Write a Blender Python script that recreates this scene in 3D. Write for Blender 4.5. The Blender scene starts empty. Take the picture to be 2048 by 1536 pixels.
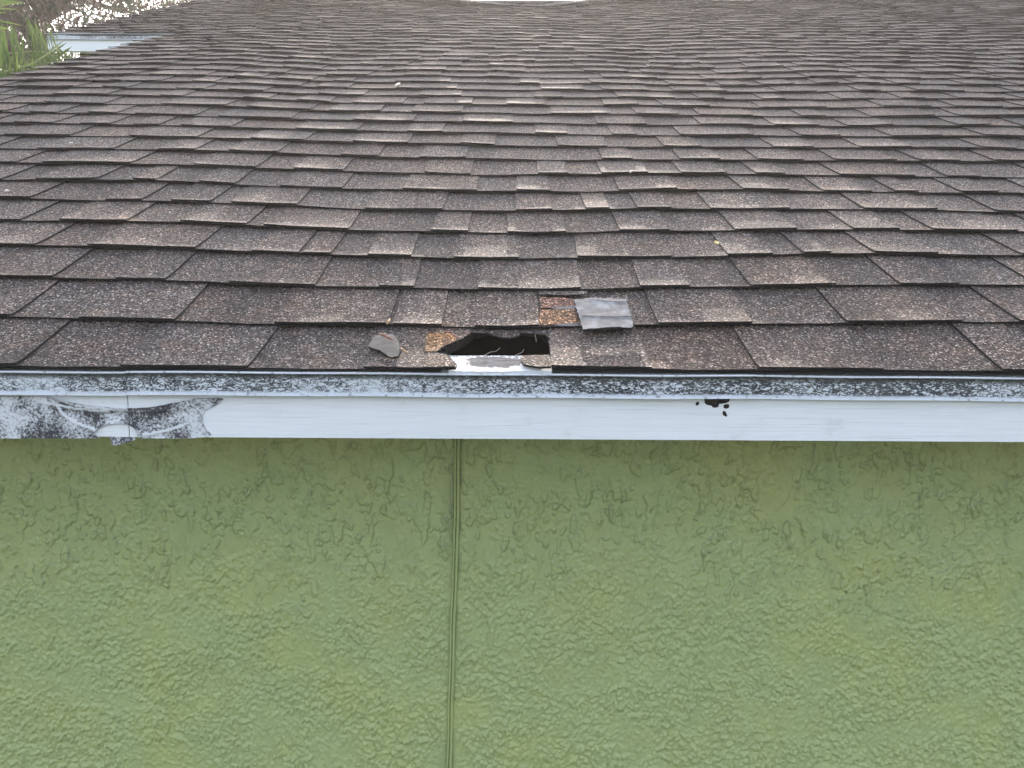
import bpy, math, random
import numpy as np
from mathutils import Vector, Matrix
from mathutils.geometry import delaunay_2d_cdt

rng = random.Random(11)
R = math.radians

# ------------------------------------------------------------------ camera
FPX, W0, H0 = 1450.0, 2048.0, 1536.0          # focal length in photo pixels
ALPHA = R(26.57)                              # roof slope (6 in 12)
THETA = math.atan((768 + 150) / FPX)          # slope direction above the optical axis
PITCH = ALPHA - THETA
YAW, ROLL = R(-0.24), R(0.29)
EX = 0.143                                    # shingle exposure
DEPTH0 = 8.8 * EX * math.cos(THETA)
EAVE_Z = 2.50
dS = Vector((0, math.cos(ALPHA), math.sin(ALPHA)))
nS = Vector((0, -math.sin(ALPHA), math.cos(ALPHA)))
O = Vector((0, 0, EAVE_Z))
F = Vector((math.sin(YAW) * math.cos(PITCH), math.cos(YAW) * math.cos(PITCH), math.sin(PITCH)))
R0 = F.cross(Vector((0, 0, 1))).normalized()
U0 = R0.cross(F)
RV = R0 * math.cos(ROLL) + U0 * math.sin(ROLL)
UV = U0 * math.cos(ROLL) - R0 * math.sin(ROLL)
CAM = O - (F + RV * ((1035 - 1024) / FPX) + UV * ((768 - 741) / FPX)) * DEPTH0

sc = bpy.context.scene
cd = bpy.data.cameras.new('camera'); cam = bpy.data.objects.new('camera', cd)
sc.collection.objects.link(cam); sc.camera = cam
cd.sensor_width = 36; cd.lens = FPX / W0 * 36; cd.clip_start = 0.02; cd.clip_end = 3000
cam.matrix_world = Matrix(((RV.x, UV.x, -F.x, CAM.x), (RV.y, UV.y, -F.y, CAM.y), (RV.z, UV.z, -F.z, CAM.z), (0, 0, 0, 1)))

# ------------------------------------------------------------------ light
SUN_EL = R(27.2)
world = bpy.data.worlds.new('World'); sc.world = world; world.use_nodes = True
wn = world.node_tree.nodes; wl = world.node_tree.links
sky = wn.new('ShaderNodeTexSky'); sky.sky_type = 'NISHITA'; sky.sun_disc = False
sky.sun_elevation = SUN_EL; sky.sun_rotation = 0.0; sky.dust_density = 4.0; sky.air_density = 1.0; sky.ozone_density = 1.0
hsv = wn.new('ShaderNodeHueSaturation'); hsv.inputs['Saturation'].default_value = 0.62
wl.new(sky.outputs[0], hsv.inputs['Color']); wl.new(hsv.outputs[0], wn['Background'].inputs['Color'])
wn['Background'].inputs['Strength'].default_value = 0.15
sl = bpy.data.lights.new('sun', 'SUN'); sun = bpy.data.objects.new('sun', sl); sc.collection.objects.link(sun)
sl.energy = 2.4; sl.angle = R(0.55); sl.color = (1, 0.90, 0.81); sun.location = (0, 20, 15)
sun.rotation_euler = (-(math.pi / 2 - SUN_EL), 0, 0)
sc.view_settings.view_transform = 'Standard'; sc.view_settings.look = 'None'
sc.view_settings.gamma = 1; sc.view_settings.use_curve_mapping = False
sc.view_settings.exposure = 2.15

# ------------------------------------------------------------------ helpers
col = sc.collection

def proj(p):
    v = p - CAM; z = v.dot(F)
    return (1024 + FPX * v.dot(RV) / z, 768 - FPX * v.dot(UV) / z)

def ray(px, py):
    return F + RV * ((px - 1024) / FPX) + UV * ((768 - py) / FPX)

def P(x, s, h=0.0):
    return O + Vector((x, 0, 0)) + dS * s + nS * h

def hit_y(px, py, Y):
    r = ray(px, py); return CAM + r * ((Y - CAM.y) / r.y)

# butt lines of the first courses read off the photograph (pixel x, pixel y)
TR = {
 1: [(0,634),(350,642),(540,655),(700,654),(1035,658),(1340,652),(1600,651),(1750,645),(2048,641)],
 2: [(0,553),(300,559),(700,577),(1035,581),(1300,579),(1480,574),(1750,571),(2048,572)],
 3: [(0,490),(350,498),(690,511),(1035,518),(1345,513),(1450,512),(1750,507),(2048,512)],
 4: [(0,442),(350,445),(700,462),(1035,467),(1345,462),(1700,460),(2048,465)],
 5: [(0,399),(350,402),(700,420),(1035,425),(1345,420),(1600,419),(1750,419),(2048,426)],
 6: [(0,360),(350,363),(700,377),(1035,385),(1345,380),(1600,381),(1800,384),(2048,388)],
 7: [(0,327),(350,329),(700,344),(1035,351),(1345,349),(1600,351),(2048,355)],
 8: [(0,297),(350,300),(700,314),(1035,319),(1345,319),(1700,324),(2048,322)],
 9: [(0,270),(350,273),(700,285),(1035,291),(1345,295),(1700,295),(2048,298)],
 10:[(0,245),(350,251),(700,261),(1035,268),(1345,271),(1700,274),(2048,274)],
 11:[(0,225),(350,230),(700,242),(1035,246),(1345,250),(1700,253),(2048,254)],
 12:[(0,204),(350,209),(700,221),(1035,227),(1345,231),(1700,234),(2048,234)],
}
BX = np.linspace(-2.8, 3.2, 121)
BT = np.zeros((15, BX.size))
def smooth1(a, k):
    ker = np.hanning(k + 2)[1:-1]; ker /= ker.sum()
    return np.convolve(np.pad(a, k // 2, mode='edge'), ker, mode='valid')
for c, pts in TR.items():
    xs, hs = [], []
    for (px, py) in pts:
        r = ray(px, py); t = ((O + dS * (c * EX)) - CAM).dot(dS) / r.dot(dS)
        q = CAM + r * t
        xs.append(q.x); hs.append((q - O).dot(nS) - 0.004)
    BT[c] = smooth1(np.interp(BX, xs, hs), 7)
BT[13] = BT[12] * 0.95; BT[14] = BT[12] * 0.9
BTs = BT.copy()
for c in range(1, 14): BTs[c] = 0.25 * BT[c-1] + 0.5 * BT[c] + 0.25 * BT[c+1]
BTs[1] = 0.15 * BT[0] + 0.7 * BT[1] + 0.15 * BT[2]

def bowl(x, s):
    c = max(0.0, s / EX)
    if c <= 14:
        i = min(13, int(c)); f = c - i
        v = (1 - f) * np.interp(x, BX, BTs[i]) + f * np.interp(x, BX, BTs[i+1])
    else:
        v = np.interp(x, BX, BTs[14]) * max(0.0, 1 - (c - 14) / 13.0)
    k = min(1.0, max(0.0, (c - 9) / 8.0))
    v += k * (0.0035 * math.sin(x * 4.1 + s * .6) + 0.004 * math.sin(x * 1.7 - s * .9 + 1) + 0.002 * math.sin(x * 7.3 + s * 1.1 + 2))
    if c > 39: v -= min(1, (c - 39) / 4) * 0.060 * math.exp(-((x - 0.05) / 0.50) ** 2)  # ridge lowered mid-span: sky glare eating its outline, put into the shape
    return float(v)

def to_roof(px, py, level=0.0):
    """pixel -> (x, s) on the roof surface raised by level"""
    r = ray(px, py); h = level; x = s = 0
    for _ in range(8):
        t = ((O + nS * h) - CAM).dot(nS) / r.dot(nS); q = CAM + r * t
        x = q.x; s = (q - O).dot(dS); h = 0.6 * (bowl(x, s) + level) + 0.4 * h
    return x, s

# ---- objects
def link(o, parent=None):
    col.objects.link(o)
    if parent: o.parent = parent
    return o

def tag(o, label, cat=None, group=None, kind=None):
    if label: o['label'] = label
    if cat: o['category'] = cat
    if group: o['group'] = group
    if kind: o['kind'] = kind
    return o

def empty(name, loc=(0, 0, 0)):
    o = bpy.data.objects.new(name, None); o.location = loc; col.objects.link(o); return o

def mesh(name, V, Fc, mats, parent=None, mi=None, tone=None, smooth=False, off=None):
    me = bpy.data.meshes.new(name)
    if off is not None: V = [Vector(v) - off for v in V]
    me.from_pydata([tuple(v) for v in V], [], Fc)
    for m in (mats if isinstance(mats, (list, tuple)) else [mats]): me.materials.append(m)
    if mi is not None: me.polygons.foreach_set('material_index', mi)
    if smooth: me.polygons.foreach_set('use_smooth', [True] * len(me.polygons))
    if tone is not None:
        a = me.attributes.new('tone', 'FLOAT_COLOR', 'POINT')
        a.data.foreach_set('color', np.array([(t[0], t[1], t[2], 1) for t in tone], dtype=np.float32).ravel())
    me.update()
    o = bpy.data.objects.new(name, me)
    return link(o, parent)

def box(V, Fc, a, b):
    i = len(V)
    for x in (a[0], b[0]):
        for y in (a[1], b[1]):
            for z in (a[2], b[2]): V.append((x, y, z))
    Fc += [(i, i+1, i+3, i+2), (i+4, i+6, i+7, i+5), (i, i+4, i+5, i+1), (i+2, i+3, i+7, i+6), (i, i+2, i+6, i+4), (i+1, i+5, i+7, i+3)]

def boxo(name, a, b, mat, parent=None):
    V, Fc = [], []; box(V, Fc, a, b); return mesh(name, V, Fc, mat, parent)

def inpoly(x, y, poly):
    r = False; n = len(poly); j = n - 1
    for i in range(n):
        xi, yi = poly[i][0], poly[i][1]; xj, yj = poly[j][0], poly[j][1]
        if (yi > y) != (yj > y) and x < (xj - xi) * (y - yi) / (yj - yi) + xi: r = not r
        j = i
    return r

def densify(poly, step, jit=0.0):
    out = []
    for i, a in enumerate(poly):
        b = poly[(i + 1) % len(poly)]
        L = math.hypot(b[0] - a[0], b[1] - a[1]); n = max(1, int(L / step))
        for k in range(n):
            f = k / n; j = jit if k else jit * 0.3
            out.append((a[0] + (b[0] - a[0]) * f + rng.uniform(-j, j), a[1] + (b[1] - a[1]) * f + rng.uniform(-j, j)))
    return out

def cdt(outer, holes=(), step=0.03):
    """triangulate polygon with holes and an interior grid; returns 2d verts, tris, boundary loops (indices)"""
    pts = [Vector(p) for p in outer]; loops = [list(range(len(outer)))]
    for h in holes:
        loops.append(list(range(len(pts), len(pts) + len(h)))); pts += [Vector(p) for p in h]
    edges = [(l[i], l[(i + 1) % len(l)]) for l in loops for i in range(len(l))]
    xs = [p[0] for p in outer]; ys = [p[1] for p in outer]
    nx = int((max(xs) - min(xs)) / step); ny = int((max(ys) - min(ys)) / step)
    for i in range(1, nx + 1):
        for j in range(1, ny + 1):
            x = min(xs) + (i - 0.5 + 0.25 * (j % 2)) * step; y = min(ys) + (j - 0.5) * step
            if inpoly(x, y, outer) and not any(inpoly(x, y, h) for h in holes): pts.append(Vector((x, y)))
    vo, eo, fo, ov, oe, of = delaunay_2d_cdt(pts, edges, [], 0, 1e-7)
    tris = []
    for f in fo:
        cx = sum(vo[i].x for i in f) / len(f); cy = sum(vo[i].y for i in f) / len(f)
        if inpoly(cx, cy, outer) and not any(inpoly(cx, cy, h) for h in holes): tris.append(tuple(f))
    remap = {}
    for k, l in enumerate(ov):
        for q in l: remap[q] = k
    loops = [[remap[i] for i in l] for l in loops]
    return vo, tris, loops

# ------------------------------------------------------------------ materials
class NT:
    def __init__(s, name):
        s.m = bpy.data.materials.new(name); s.m.use_nodes = True
        s.t = s.m.node_tree; s.b = s.t.nodes['Principled BSDF']
        s.co = s.t.nodes.new('ShaderNodeTexCoord').outputs['Object']
    def n(s, typ, **kw):
        nd = s.t.nodes.new(typ)
        for k, v in kw.items():
            if k in nd.inputs: s.set(nd.inputs[k], v)
            else: setattr(nd, k, v)
        return nd
    def set(s, sock, v):
        if isinstance(v, bpy.types.NodeSocket): s.t.links.new(v, sock)
        else: sock.default_value = v
    def map(s, scale, loc=(0, 0, 0)):
        nd = s.n('ShaderNodeMapping'); s.set(nd.inputs['Vector'], s.co); nd.inputs['Scale'].default_value = scale
        nd.inputs['Location'].default_value = loc; return nd.outputs[0]
    def noise(s, scale, detail=3, rough=0.55, dist=0.0, vec=None):
        nd = s.n('ShaderNodeTexNoise', Scale=scale, Detail=detail, Roughness=rough, Distortion=dist)
        s.set(nd.inputs['Vector'], vec or s.co); return nd.outputs['Fac']
    def vor(s, scale, vec=None, feature='F1'):
        nd = s.n('ShaderNodeTexVoronoi', feature=feature, Scale=scale); s.set(nd.inputs['Vector'], vec or s.co); return nd
    def ramp(s, fac, stops, interp='LINEAR'):
        nd = s.n('ShaderNodeValToRGB'); s.set(nd.inputs['Fac'], fac); r = nd.color_ramp; r.interpolation = interp
        while len(r.elements) < len(stops): r.elements.new(0.5)
        for e, (p, c) in zip(r.elements, stops):
            e.position = p; e.color = (c, c, c, 1) if isinstance(c, (int, float)) else (*c, 1)
        return nd.outputs['Color']
    def mix(s, fac, a, b, typ='MIX'):
        nd = s.n('ShaderNodeMix', data_type='RGBA', blend_type=typ)
        s.set(nd.inputs[0], fac); s.set(nd.inputs[6], a if not isinstance(a, tuple) else (*a, 1)); s.set(nd.inputs[7], b if not isinstance(b, tuple) else (*b, 1))
        return nd.outputs[2]
    def math(s, op, a, b=0.0):
        nd = s.n('ShaderNodeMath', operation=op); s.set(nd.inputs[0], a); s.set(nd.inputs[1], b); return nd.outputs[0]
    def attr(s, name):
        return s.n('ShaderNodeAttribute', attribute_name=name).outputs['Color']
    def bump(s, h, dist, strength=1.0, prev=None):
        nd = s.n('ShaderNodeBump', Strength=strength, Distance=dist); s.set(nd.inputs['Height'], h)
        if prev: s.set(nd.inputs['Normal'], prev)
        return nd.outputs[0]
    def out(s, color, rough=0.7, normal=None, spec=0.3):
        s.set(s.b.inputs['Base Color'], color if not isinstance(color, tuple) else (*color, 1))
        s.set(s.b.inputs['Roughness'], rough); s.b.inputs['Specular IOR Level'].default_value = spec
        if normal: s.set(s.b.inputs['Normal'], normal)
        return s.m

def mat_granule():
    t = NT('mineral_granules')
    v = t.vor(430)
    sep = t.n('ShaderNodeSeparateColor'); t.set(sep.inputs[0], v.outputs['Color'])
    g = t.ramp(sep.outputs[0], [(0.0, (.013, .0105, .010)), (.28, (.033, .0265, .0238)), (.5, (.070, .056, .0495)), (.74, (.124, .102, .091)), (.93, (.207, .177, .161)), (1.0, (.56, .50, .465))])
    fine = t.ramp(t.noise(900, 1), [(.3, .72), (.7, 1.28)])
    big = t.ramp(t.noise(2.3, 4, .6), [(.3, (.80, .80, .82)), (.7, (1.16, 1.14, 1.1))])
    st = t.ramp(t.noise(9, 5, .62, vec=t.map((1, .5, .5))), [(.32, (.70, .72, .74)), (.5, (1, 1, 1)), (.7, (1.16, 1.10, 1.04))])
    c = t.mix(1, g, fine, 'MULTIPLY'); c = t.mix(1, c, big, 'MULTIPLY'); c = t.mix(1, c, st, 'MULTIPLY'); tan = t.ramp(t.noise(24, 5, .65), [(.50, (1, 1, 1)), (.66, (1.28, 1.14, 1.02))])
    c = t.mix(1, c, tan, 'MULTIPLY'); c = t.mix(1, c, t.attr('tone'), 'MULTIPLY')
    b = t.bump(v.outputs['Distance'], .0012, .9)
    return t.out(c, .9, b, .25)

def mat_asphalt():
    t = NT('asphalt_edge')
    c = t.ramp(t.noise(350, 3), [(.35, (.008, .008, .009)), (.7, (.03, .028, .028))])
    return t.out(c, .8, t.bump(t.noise(500, 2), .001, .6), .3)

def mat_stucco():
    t = NT('painted_stucco')
    n = t.noise(3.1, 4, .6)
    c = t.ramp(n, [(.3, (.40, .43, .175)), (.5, (.365, .43, .19)), (.7, (.41, .44, .17))])
    sp = t.ramp(t.noise(42, 4, .7), [(.3, .90), (.5, 1.0), (.72, 1.07)])
    c = t.mix(1, c, sp, 'MULTIPLY')
    at = t.n('ShaderNodeAttribute', attribute_name='grime_shade').outputs['Fac']
    c = t.mix(t.math('MULTIPLY', at, 1.0), c, (.07, .082, .048))
    h = t.noise(260, 4, .6)
    return t.out(c, .45, t.bump(h, .0003, .6), .5)

def worm(t, lo, hi, sx=1.0):
    """branching black mildew on chalked white paint"""
    v = t.map((0.55 * sx, 1, 1))
    a = t.noise(190, 3, .6, .9, vec=v); b = t.noise(430, 2, .6, .5, vec=v)
    m = t.math('ADD', t.math('MULTIPLY', a, .75), t.math('MULTIPLY', b, .25))
    big = t.math('MULTIPLY', t.math('SUBTRACT', t.noise(7, 3, .6, vec=t.map((1, 1, .35))), .5), .32)
    return t.ramp(t.math('ADD', m, big), [(lo, 0.0), (hi, 1.0)])

def mat_drip():
    t = NT('mildewed_drip_metal')
    v = t.map((.42, 1, 1))
    a1 = t.math('ABSOLUTE', t.math('SUBTRACT', t.noise(150, 2, .6, .6, vec=v), .5))
    a2 = t.math('ABSOLUTE', t.math('SUBTRACT', t.noise(250, 2, .6, .4, vec=v), .5))
    a3 = t.math('MINIMUM', a1, a2)
    big = t.math('MULTIPLY', t.math('SUBTRACT', t.noise(6, 4, .65, vec=t.map((1, 1, .3))), .50), .20)
    k = t.ramp(t.math('ADD', a3, big), [(.016, 0.0), (.062, 1.0)])
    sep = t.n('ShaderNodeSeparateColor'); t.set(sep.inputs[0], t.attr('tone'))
    at = sep.outputs[0]                                                     # 1 = rubbed clean edge
    k = t.mix(at, k, t.ramp(t.noise(120, 3), [(.30, .35), (.42, 1.0)]))
    c = t.mix(k, (.028, .030, .034), (.62, .65, .68))
    c = t.mix(t.ramp(t.noise(14, 3), [(.45, 0.0), (.8, .22)]), c, (.30, .31, .27))
    c = t.mix(t.math('MULTIPLY', sep.outputs[1], t.ramp(t.noise(60, 4, .7), [(.25, .35), (.5, 1.0)])), c, (.03, .032, .026))  # groove under the nose: dirt and shade put into the colour
    return t.out(c, .5, t.bump(k, .0004, .5), .4)

def mat_mildew_paint():
    t = NT('mildewed_paint_film')
    a = t.noise(260, 4, .68, .4); b = t.noise(22, 3, .6)
    m = t.math('ADD', t.math('MULTIPLY', a, .6), t.math('MULTIPLY', b, .52))
    k = t.ramp(t.math('ADD', m, t.math('MULTIPLY', t.n('ShaderNodeAttribute', attribute_name='tone').outputs['Fac'], .35)), [(.50, 0.0), (.555, .45), (.64, 1.0)])
    c = t.mix(k, (.06, .056, .06), (.68, .69, .71))
    return t.out(c, .7, t.bump(k, .0005, .7), .3)

def mat_fascia():
    t = NT('white_painted_board')
    v = t.map((1.2, 1, 60)); g = t.noise(5, 5, .62, 1.1, vec=v)
    v2 = t.map((2.2, 1, 170)); g2 = t.noise(3.2, 3, .6, .6, vec=v2)
    dirt = t.ramp(t.noise(16, 5, .7), [(.26, (.70, .70, .69)), (.40, (.80, .81, .82)), (.7, (.82, .83, .84))])
    sp = t.vor(60); dot = t.ramp(sp.outputs['Distance'], [(.02, .35), (.06, 1.0)])
    sel = t.n('ShaderNodeSeparateColor'); t.set(sel.inputs[0], sp.outputs['Color'])
    dot = t.mix(t.ramp(sel.outputs[1], [(.90, 0.0), (.91, 1.0)]), (1, 1, 1), dot)
    c = t.mix(1, dirt, dot, 'MULTIPLY')
    gk = t.ramp(g2, [(.30, .96), (.42, 1.0)]); c = t.mix(1, c, gk, 'MULTIPLY')
    b = t.bump(t.ramp(g, [(.36, 0.0), (.5, 1.0)]), .0007, .4); b = t.bump(t.ramp(g2, [(.3, 0.0), (.45, 1.0)]), .0006, .5, b)
    return t.out(c, .5, b, .35)

def simple(name, stops, scale=8, rough=.8, bump=0.0, bscale=60, vec=None, detail=5, dist=0.0):
    t = NT(name)
    c = t.ramp(t.noise(scale, detail, .62, dist, vec=t.map(vec) if vec else None), stops)
    nb = t.bump(t.noise(bscale, 4, .6, vec=t.map(vec) if vec else None), bump, .8) if bump else None
    return t.out(c, rough, nb, .3)

def mat_peeling():
    t = NT('peeling_white_paint_on_grey_wood')
    at = t.n('ShaderNodeAttribute', attribute_name='tone').outputs['Fac']
    g = t.noise(10, 6, .7, 1.2, vec=t.map((4, 24, 24)))
    wood = t.ramp(g, [(.36, (.018, .016, .016)), (.5, (.10, .095, .098)), (.68, (.22, .215, .22))])
    k = t.ramp(t.math('ADD', at, t.math('MULTIPLY', t.math('SUBTRACT', t.noise(90, 5, .7, .8), .5), 1.9)), [(.46, 0.0), (.50, 1.0)])
    c = t.mix(k, wood, (.70, .71, .72))
    return t.out(c, .65, t.bump(k, .0008, 1, t.bump(g, .001, .6)), .3)

def mat_leaf(name, a, b, scale=30, trans=.35):
    t = NT(name)
    c = t.ramp(t.noise(scale, 3), [(.3, a), (.7, b)])
    t.out(c, .5, None, .4)
    tr = t.n('ShaderNodeBsdfTranslucent'); t.set(tr.inputs['Color'], c)
    mx = t.n('ShaderNodeMixShader'); mx.inputs[0].default_value = trans
    t.set(mx.inputs[1], t.b.outputs[0]); t.set(mx.inputs[2], tr.outputs[0])
    t.set(t.t.nodes['Material Output'].inputs['Surface'], mx.outputs[0])
    return t.m

M_GR, M_AS, M_ST, M_DR, M_MP, M_FA = mat_granule(), mat_asphalt(), mat_stucco(), mat_drip(), mat_mildew_paint(), mat_fascia()
M_PEEL = mat_peeling()
M_OSB = simple('roof_sheathing', [(.3, (.10, .07, .045)), (.7, (.22, .15, .09))], 30, .9, .001, 80)
M_ROT = simple('rotten_wood', [(.35, (.012, .010, .009)), (.6, (.035, .027, .024)), (.8, (.09, .075, .065))], 120, .95, .002, 200)
M_BACK = simple('shingle_underside', [(.32, (.06, .063, .067)), (.5, (.125, .13, .14)), (.66, (.23, .24, .265))], 45, .85, .0008, 420, detail=8)
M_TAR = simple('sealant_tar', [(.3, (.035, .035, .042)), (.7, (.10, .10, .12))], 90, .7, .0006, 300)
M_CHIP = simple('broken_wood', [(.3, (.22, .12, .07)), (.7, (.55, .36, .20))], 160, .8, .0006, 300)
M_CHIPR = simple('reddish_bark', [(.3, (.14, .07, .05)), (.7, (.34, .20, .15))], 160, .8, .0006, 300)
M_FLAKE = simple('weathered_felt', [(.3, (.05, .046, .043)), (.7, (.13, .122, .115))], 55, .9, .001, 260, detail=8)
M_WHITE = simple('trim_paint', [(.3, (.70, .71, .72)), (.7, (.80, .81, .82))], 5, .5, .0004, 60)
M_DARK = simple('attic_dust', [(.3, (.03, .028, .026)), (.7, (.07, .06, .055))], 6, .95)
M_GRASS = simple('lawn_grass', [(.3, (.028, .035, .016)), (.55, (.048, .054, .026)), (.75, (.085, .08, .045))], 1.7, .95, .02, 30, detail=10)
M_PALM = mat_leaf('palm_leaflet', (.055, .10, .022), (.15, .20, .05), 4, .45)
M_RACH = simple('palm_stalk', [(.3, (.16, .20, .06)), (.7, (.30, .33, .12))], 20, .6)
M_TRUNK = simple('bark', [(.3, (.05, .04, .03)), (.7, (.16, .13, .10))], 14, .9, .01, 25, (1, 1, .3))
M_TLEAF = mat_leaf('dry_foliage', (.055, .042, .026), (.13, .075, .05), .9, .35)
M_TLEAF2 = mat_leaf('dark_foliage', (.03, .055, .018), (.07, .10, .03), .9, .3)
M_YLEAF = simple('yellow_leaf', [(.3, (.60, .45, .12)), (.7, (.80, .68, .30))], 60, .6)
M_PALE = simple('bleached_litter', [(.3, (.5, .44, .36)), (.7, (.75, .70, .62))], 60, .7)

# ------------------------------------------------------------------ ground
g = mesh('ground', [(-900, -900, 0), (900, -900, 0), (900, 900, 0), (-900, 900, 0)], [(0, 1, 2, 3)], M_GRASS)
tag(g, None, kind='structure')

# ------------------------------------------------------------------ house
WALL_Y = 0.42
XL1, XL2, XR = -2.10, -2.82, 6.6            # rake of the lower part, of the main part, right rake
CSTEP, NC = 27, 44                          # course where the upper eave starts, courses to the ridge
RIDGE_S = (NC + 0.5) * EX
house = empty('house', (0, 0, 0))
tag(house, 'sage green stucco house with a worn brown shingle roof and a hole above the eave', 'house')

# ---- stucco wall: relief built as geometry
def fftnoise(seed, nz, nx, dx, lx, lz, bw):
    r = np.random.default_rng(seed)
    f = np.fft.rfft2(r.standard_normal((nz, nx)))
    kx = np.fft.rfftfreq(nx, dx)[None, :] * lx; kz = np.fft.fftfreq(nz, dx)[:, None] * lz
    k = np.sqrt(kx ** 2 + kz ** 2)
    a = np.fft.irfft2(f * np.exp(-((k - 1) / bw) ** 2) * (k > 0), s=(nz, nx))
    return a / a.std()

def sst(a, lo, hi):
    t = np.clip((a - lo) / (hi - lo), 0, 1); return t * t * (3 - 2 * t)

JB = [hit_y(px, py, WALL_Y - .004) for px, py in ((914, 868), (914, 940), (913, 1010), (911, 1110), (906, 1230), (902, 1380), (898, 1536), (894, 1700))]
JBZ = np.array([p.z for p in JB]); JBX = np.array([p.x for p in JB])
def joint_x(z):
    return np.interp(z, JBZ[::-1], JBX[::-1])

def build_wall():
    dx = 0.0021
    x0, x1, z0, z1 = -1.85, 1.85, 1.50, EAVE_Z - .06
    fx = np.arange(x0, x1, dx); fz = np.arange(z0, z1, dx)
    nx, nz = fx.size, fz.size
    fn = lambda sd, lx, lz, bw: fftnoise(sd, nz, nx, dx, lx, lz, bw)
    X, Z = np.meshgrid(fx, fz)
    kx = np.fft.rfftfreq(nx, dx)[None, :]; kz = np.fft.fftfreq(nz, dx)[:, None]
    def fr(sd, lmax, lmin, ax, az, beta):
        """fractal noise between two wavelengths, stretched by ax, az"""
        f = np.fft.rfft2(np.random.default_rng(sd).standard_normal((nz, nx)))
        k = np.sqrt((kx * ax) ** 2 + (kz * az) ** 2) + 1e-9
        a = np.fft.irfft2(f * k ** -beta * np.exp(-(1 / (k * lmax)) ** 2) * np.exp(-(k * lmin) ** 2), s=(nz, nx))
        return a / a.std()
    # upper wall: wandering torn edges of trowelled-down islands, some run downward
    m1 = sst(fn(4, .16, .16, .8), -1.0, .4)
    ua = fr(1, .085, .0105, 1.0, 1.9, 1.5); ub = fr(2, .050, .0095, 1.0, 1.25, 1.35); uc = fr(3, .032, .006, 1.4, 1.0, 1.1)
    m3 = sst(fn(7, .16, .2, .8), -.6, .4)
    def contour(a, lv, wd):
        gz_, gx_ = np.gradient(a, dx); return np.exp(-((a - lv) / (np.hypot(gx_, gz_) * wd + 1e-6)) ** 2)
    up = .0032 * sst(ua, .52, .64) * (.3 + .7 * m1) + .0030 * sst(ub, 1.0, 1.12) * m3 + .0024 * sst(uc, 1.25, 1.4) * m1
    lines = np.maximum(np.maximum(contour(ua, .52, .0012) * (.45 + .55 * m1), contour(ub, 1.0, .0010) * m3), .35 * contour(uc, 1.25, .0009) * m1)
    # lower wall: small torn flakes lying across the wall
    m2 = sst(fn(12, .20, .15, .8), -1.4, .3)
    la = fr(8, .022, .0065, 1.0, 1.5, .9); lb = fr(9, .036, .0065, 1.0, 1.45, 1.1); lc = fr(10, .016, .0055, 1.0, 1.4, .7)
    lo = (.0034 * sst(la, .62, .82) + .0032 * sst(lb, .45, .58) + .0024 * sst(lc, 1.0, 1.3)) * (.42 + .58 * m2)
    w = sst(Z + .05 * fn(13, .25, .2, .8), EAVE_Z - .62, EAVE_Z - .38)
    sm = np.exp(-((kx ** 2 + kz ** 2) * (2 * math.pi * .0008) ** 2) / 2)
    h = up * w + lo * (1 - w) + .35 * lo * w * sst(fn(20, .1, .1, .8), -.3, .6)
    h = np.fft.irfft2(np.fft.rfft2(h) * sm, s=(nz, nx)) + .00006 * fn(14, .010, .009, .6) + .0009 * fn(15, .3, .3, .8)
    d = np.abs(X - joint_x(Z))
    flat = np.exp(-(d / .012) ** 2)
    h = h * (1 - .85 * flat) - .0030 * np.exp(-(d / .009) ** 2)
    grime_shade = lines * w * (.45 + .55 * sst(fn(16, .10, .10, .8), -.7, .9)) * .52  # island edges darkened: lodged grime plus edge shade painted into the colour
    st = .72 * np.exp(-(d / .010) ** 2) * sst(fn(17, .05, .12, .8), -1.6, 1.0) + .28 * np.exp(-(d / .03) ** 2) * sst(fn(18, .08, .25, .8), -.2, 1.5)
    st *= .62 + .48 * sst(Z, EAVE_Z - .62, EAVE_Z - .25)
    spots = (fn(19, .02, .02, .6) > 3.55) * .8
    grime_shade = np.clip(grime_shade + st + spots * w, 0, .92)
    win = sst(np.minimum(X - x0, x1 - X), 0, .06) * sst(Z - z0, 0, .06); h = h * win; grime_shade = grime_shade * win
    gx_all = np.concatenate([[-2.0, -1.96, -1.9], fx, [1.9, 2, 3, 4.5, 6.5]])
    gz_all = np.concatenate([[0.0, .5, 1.0, 1.4], fz])
    NX, NZ = gx_all.size, gz_all.size
    H = np.zeros((NZ, NX)); G = np.zeros((NZ, NX))
    H[4:, 3:3 + nx] = h; G[4:, 3:3 + nx] = grime_shade
    XX, ZZ = np.meshgrid(gx_all, gz_all)
    co = np.stack([XX, WALL_Y - H, ZZ], -1).reshape(-1, 3).astype(np.float32)
    idx = np.arange(NX * NZ).reshape(NZ, NX)
    q = np.stack([idx[:-1, :-1], idx[:-1, 1:], idx[1:, 1:], idx[1:, :-1]], -1).reshape(-1, 4)
    me = bpy.data.meshes.new('wall')
    me.vertices.add(len(co)); me.vertices.foreach_set('co', co.ravel())
    me.loops.add(q.size); me.loops.foreach_set('vertex_index', q.ravel().astype(np.int32))
    me.polygons.add(len(q)); me.polygons.foreach_set('loop_start', np.arange(0, q.size, 4, dtype=np.int32))
    me.polygons.foreach_set('use_smooth', np.ones(len(q), dtype=bool))
    at = me.attributes.new('grime_shade', 'FLOAT', 'POINT'); at.data.foreach_set('value', G.ravel().astype(np.float32))
    me.materials.append(M_ST); me.update(); me.validate()
    return link(bpy.data.objects.new('wall', me), house)
wall = build_wall()
tag(wall, 'sage green knockdown stucco wall below the white fascia')

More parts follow.
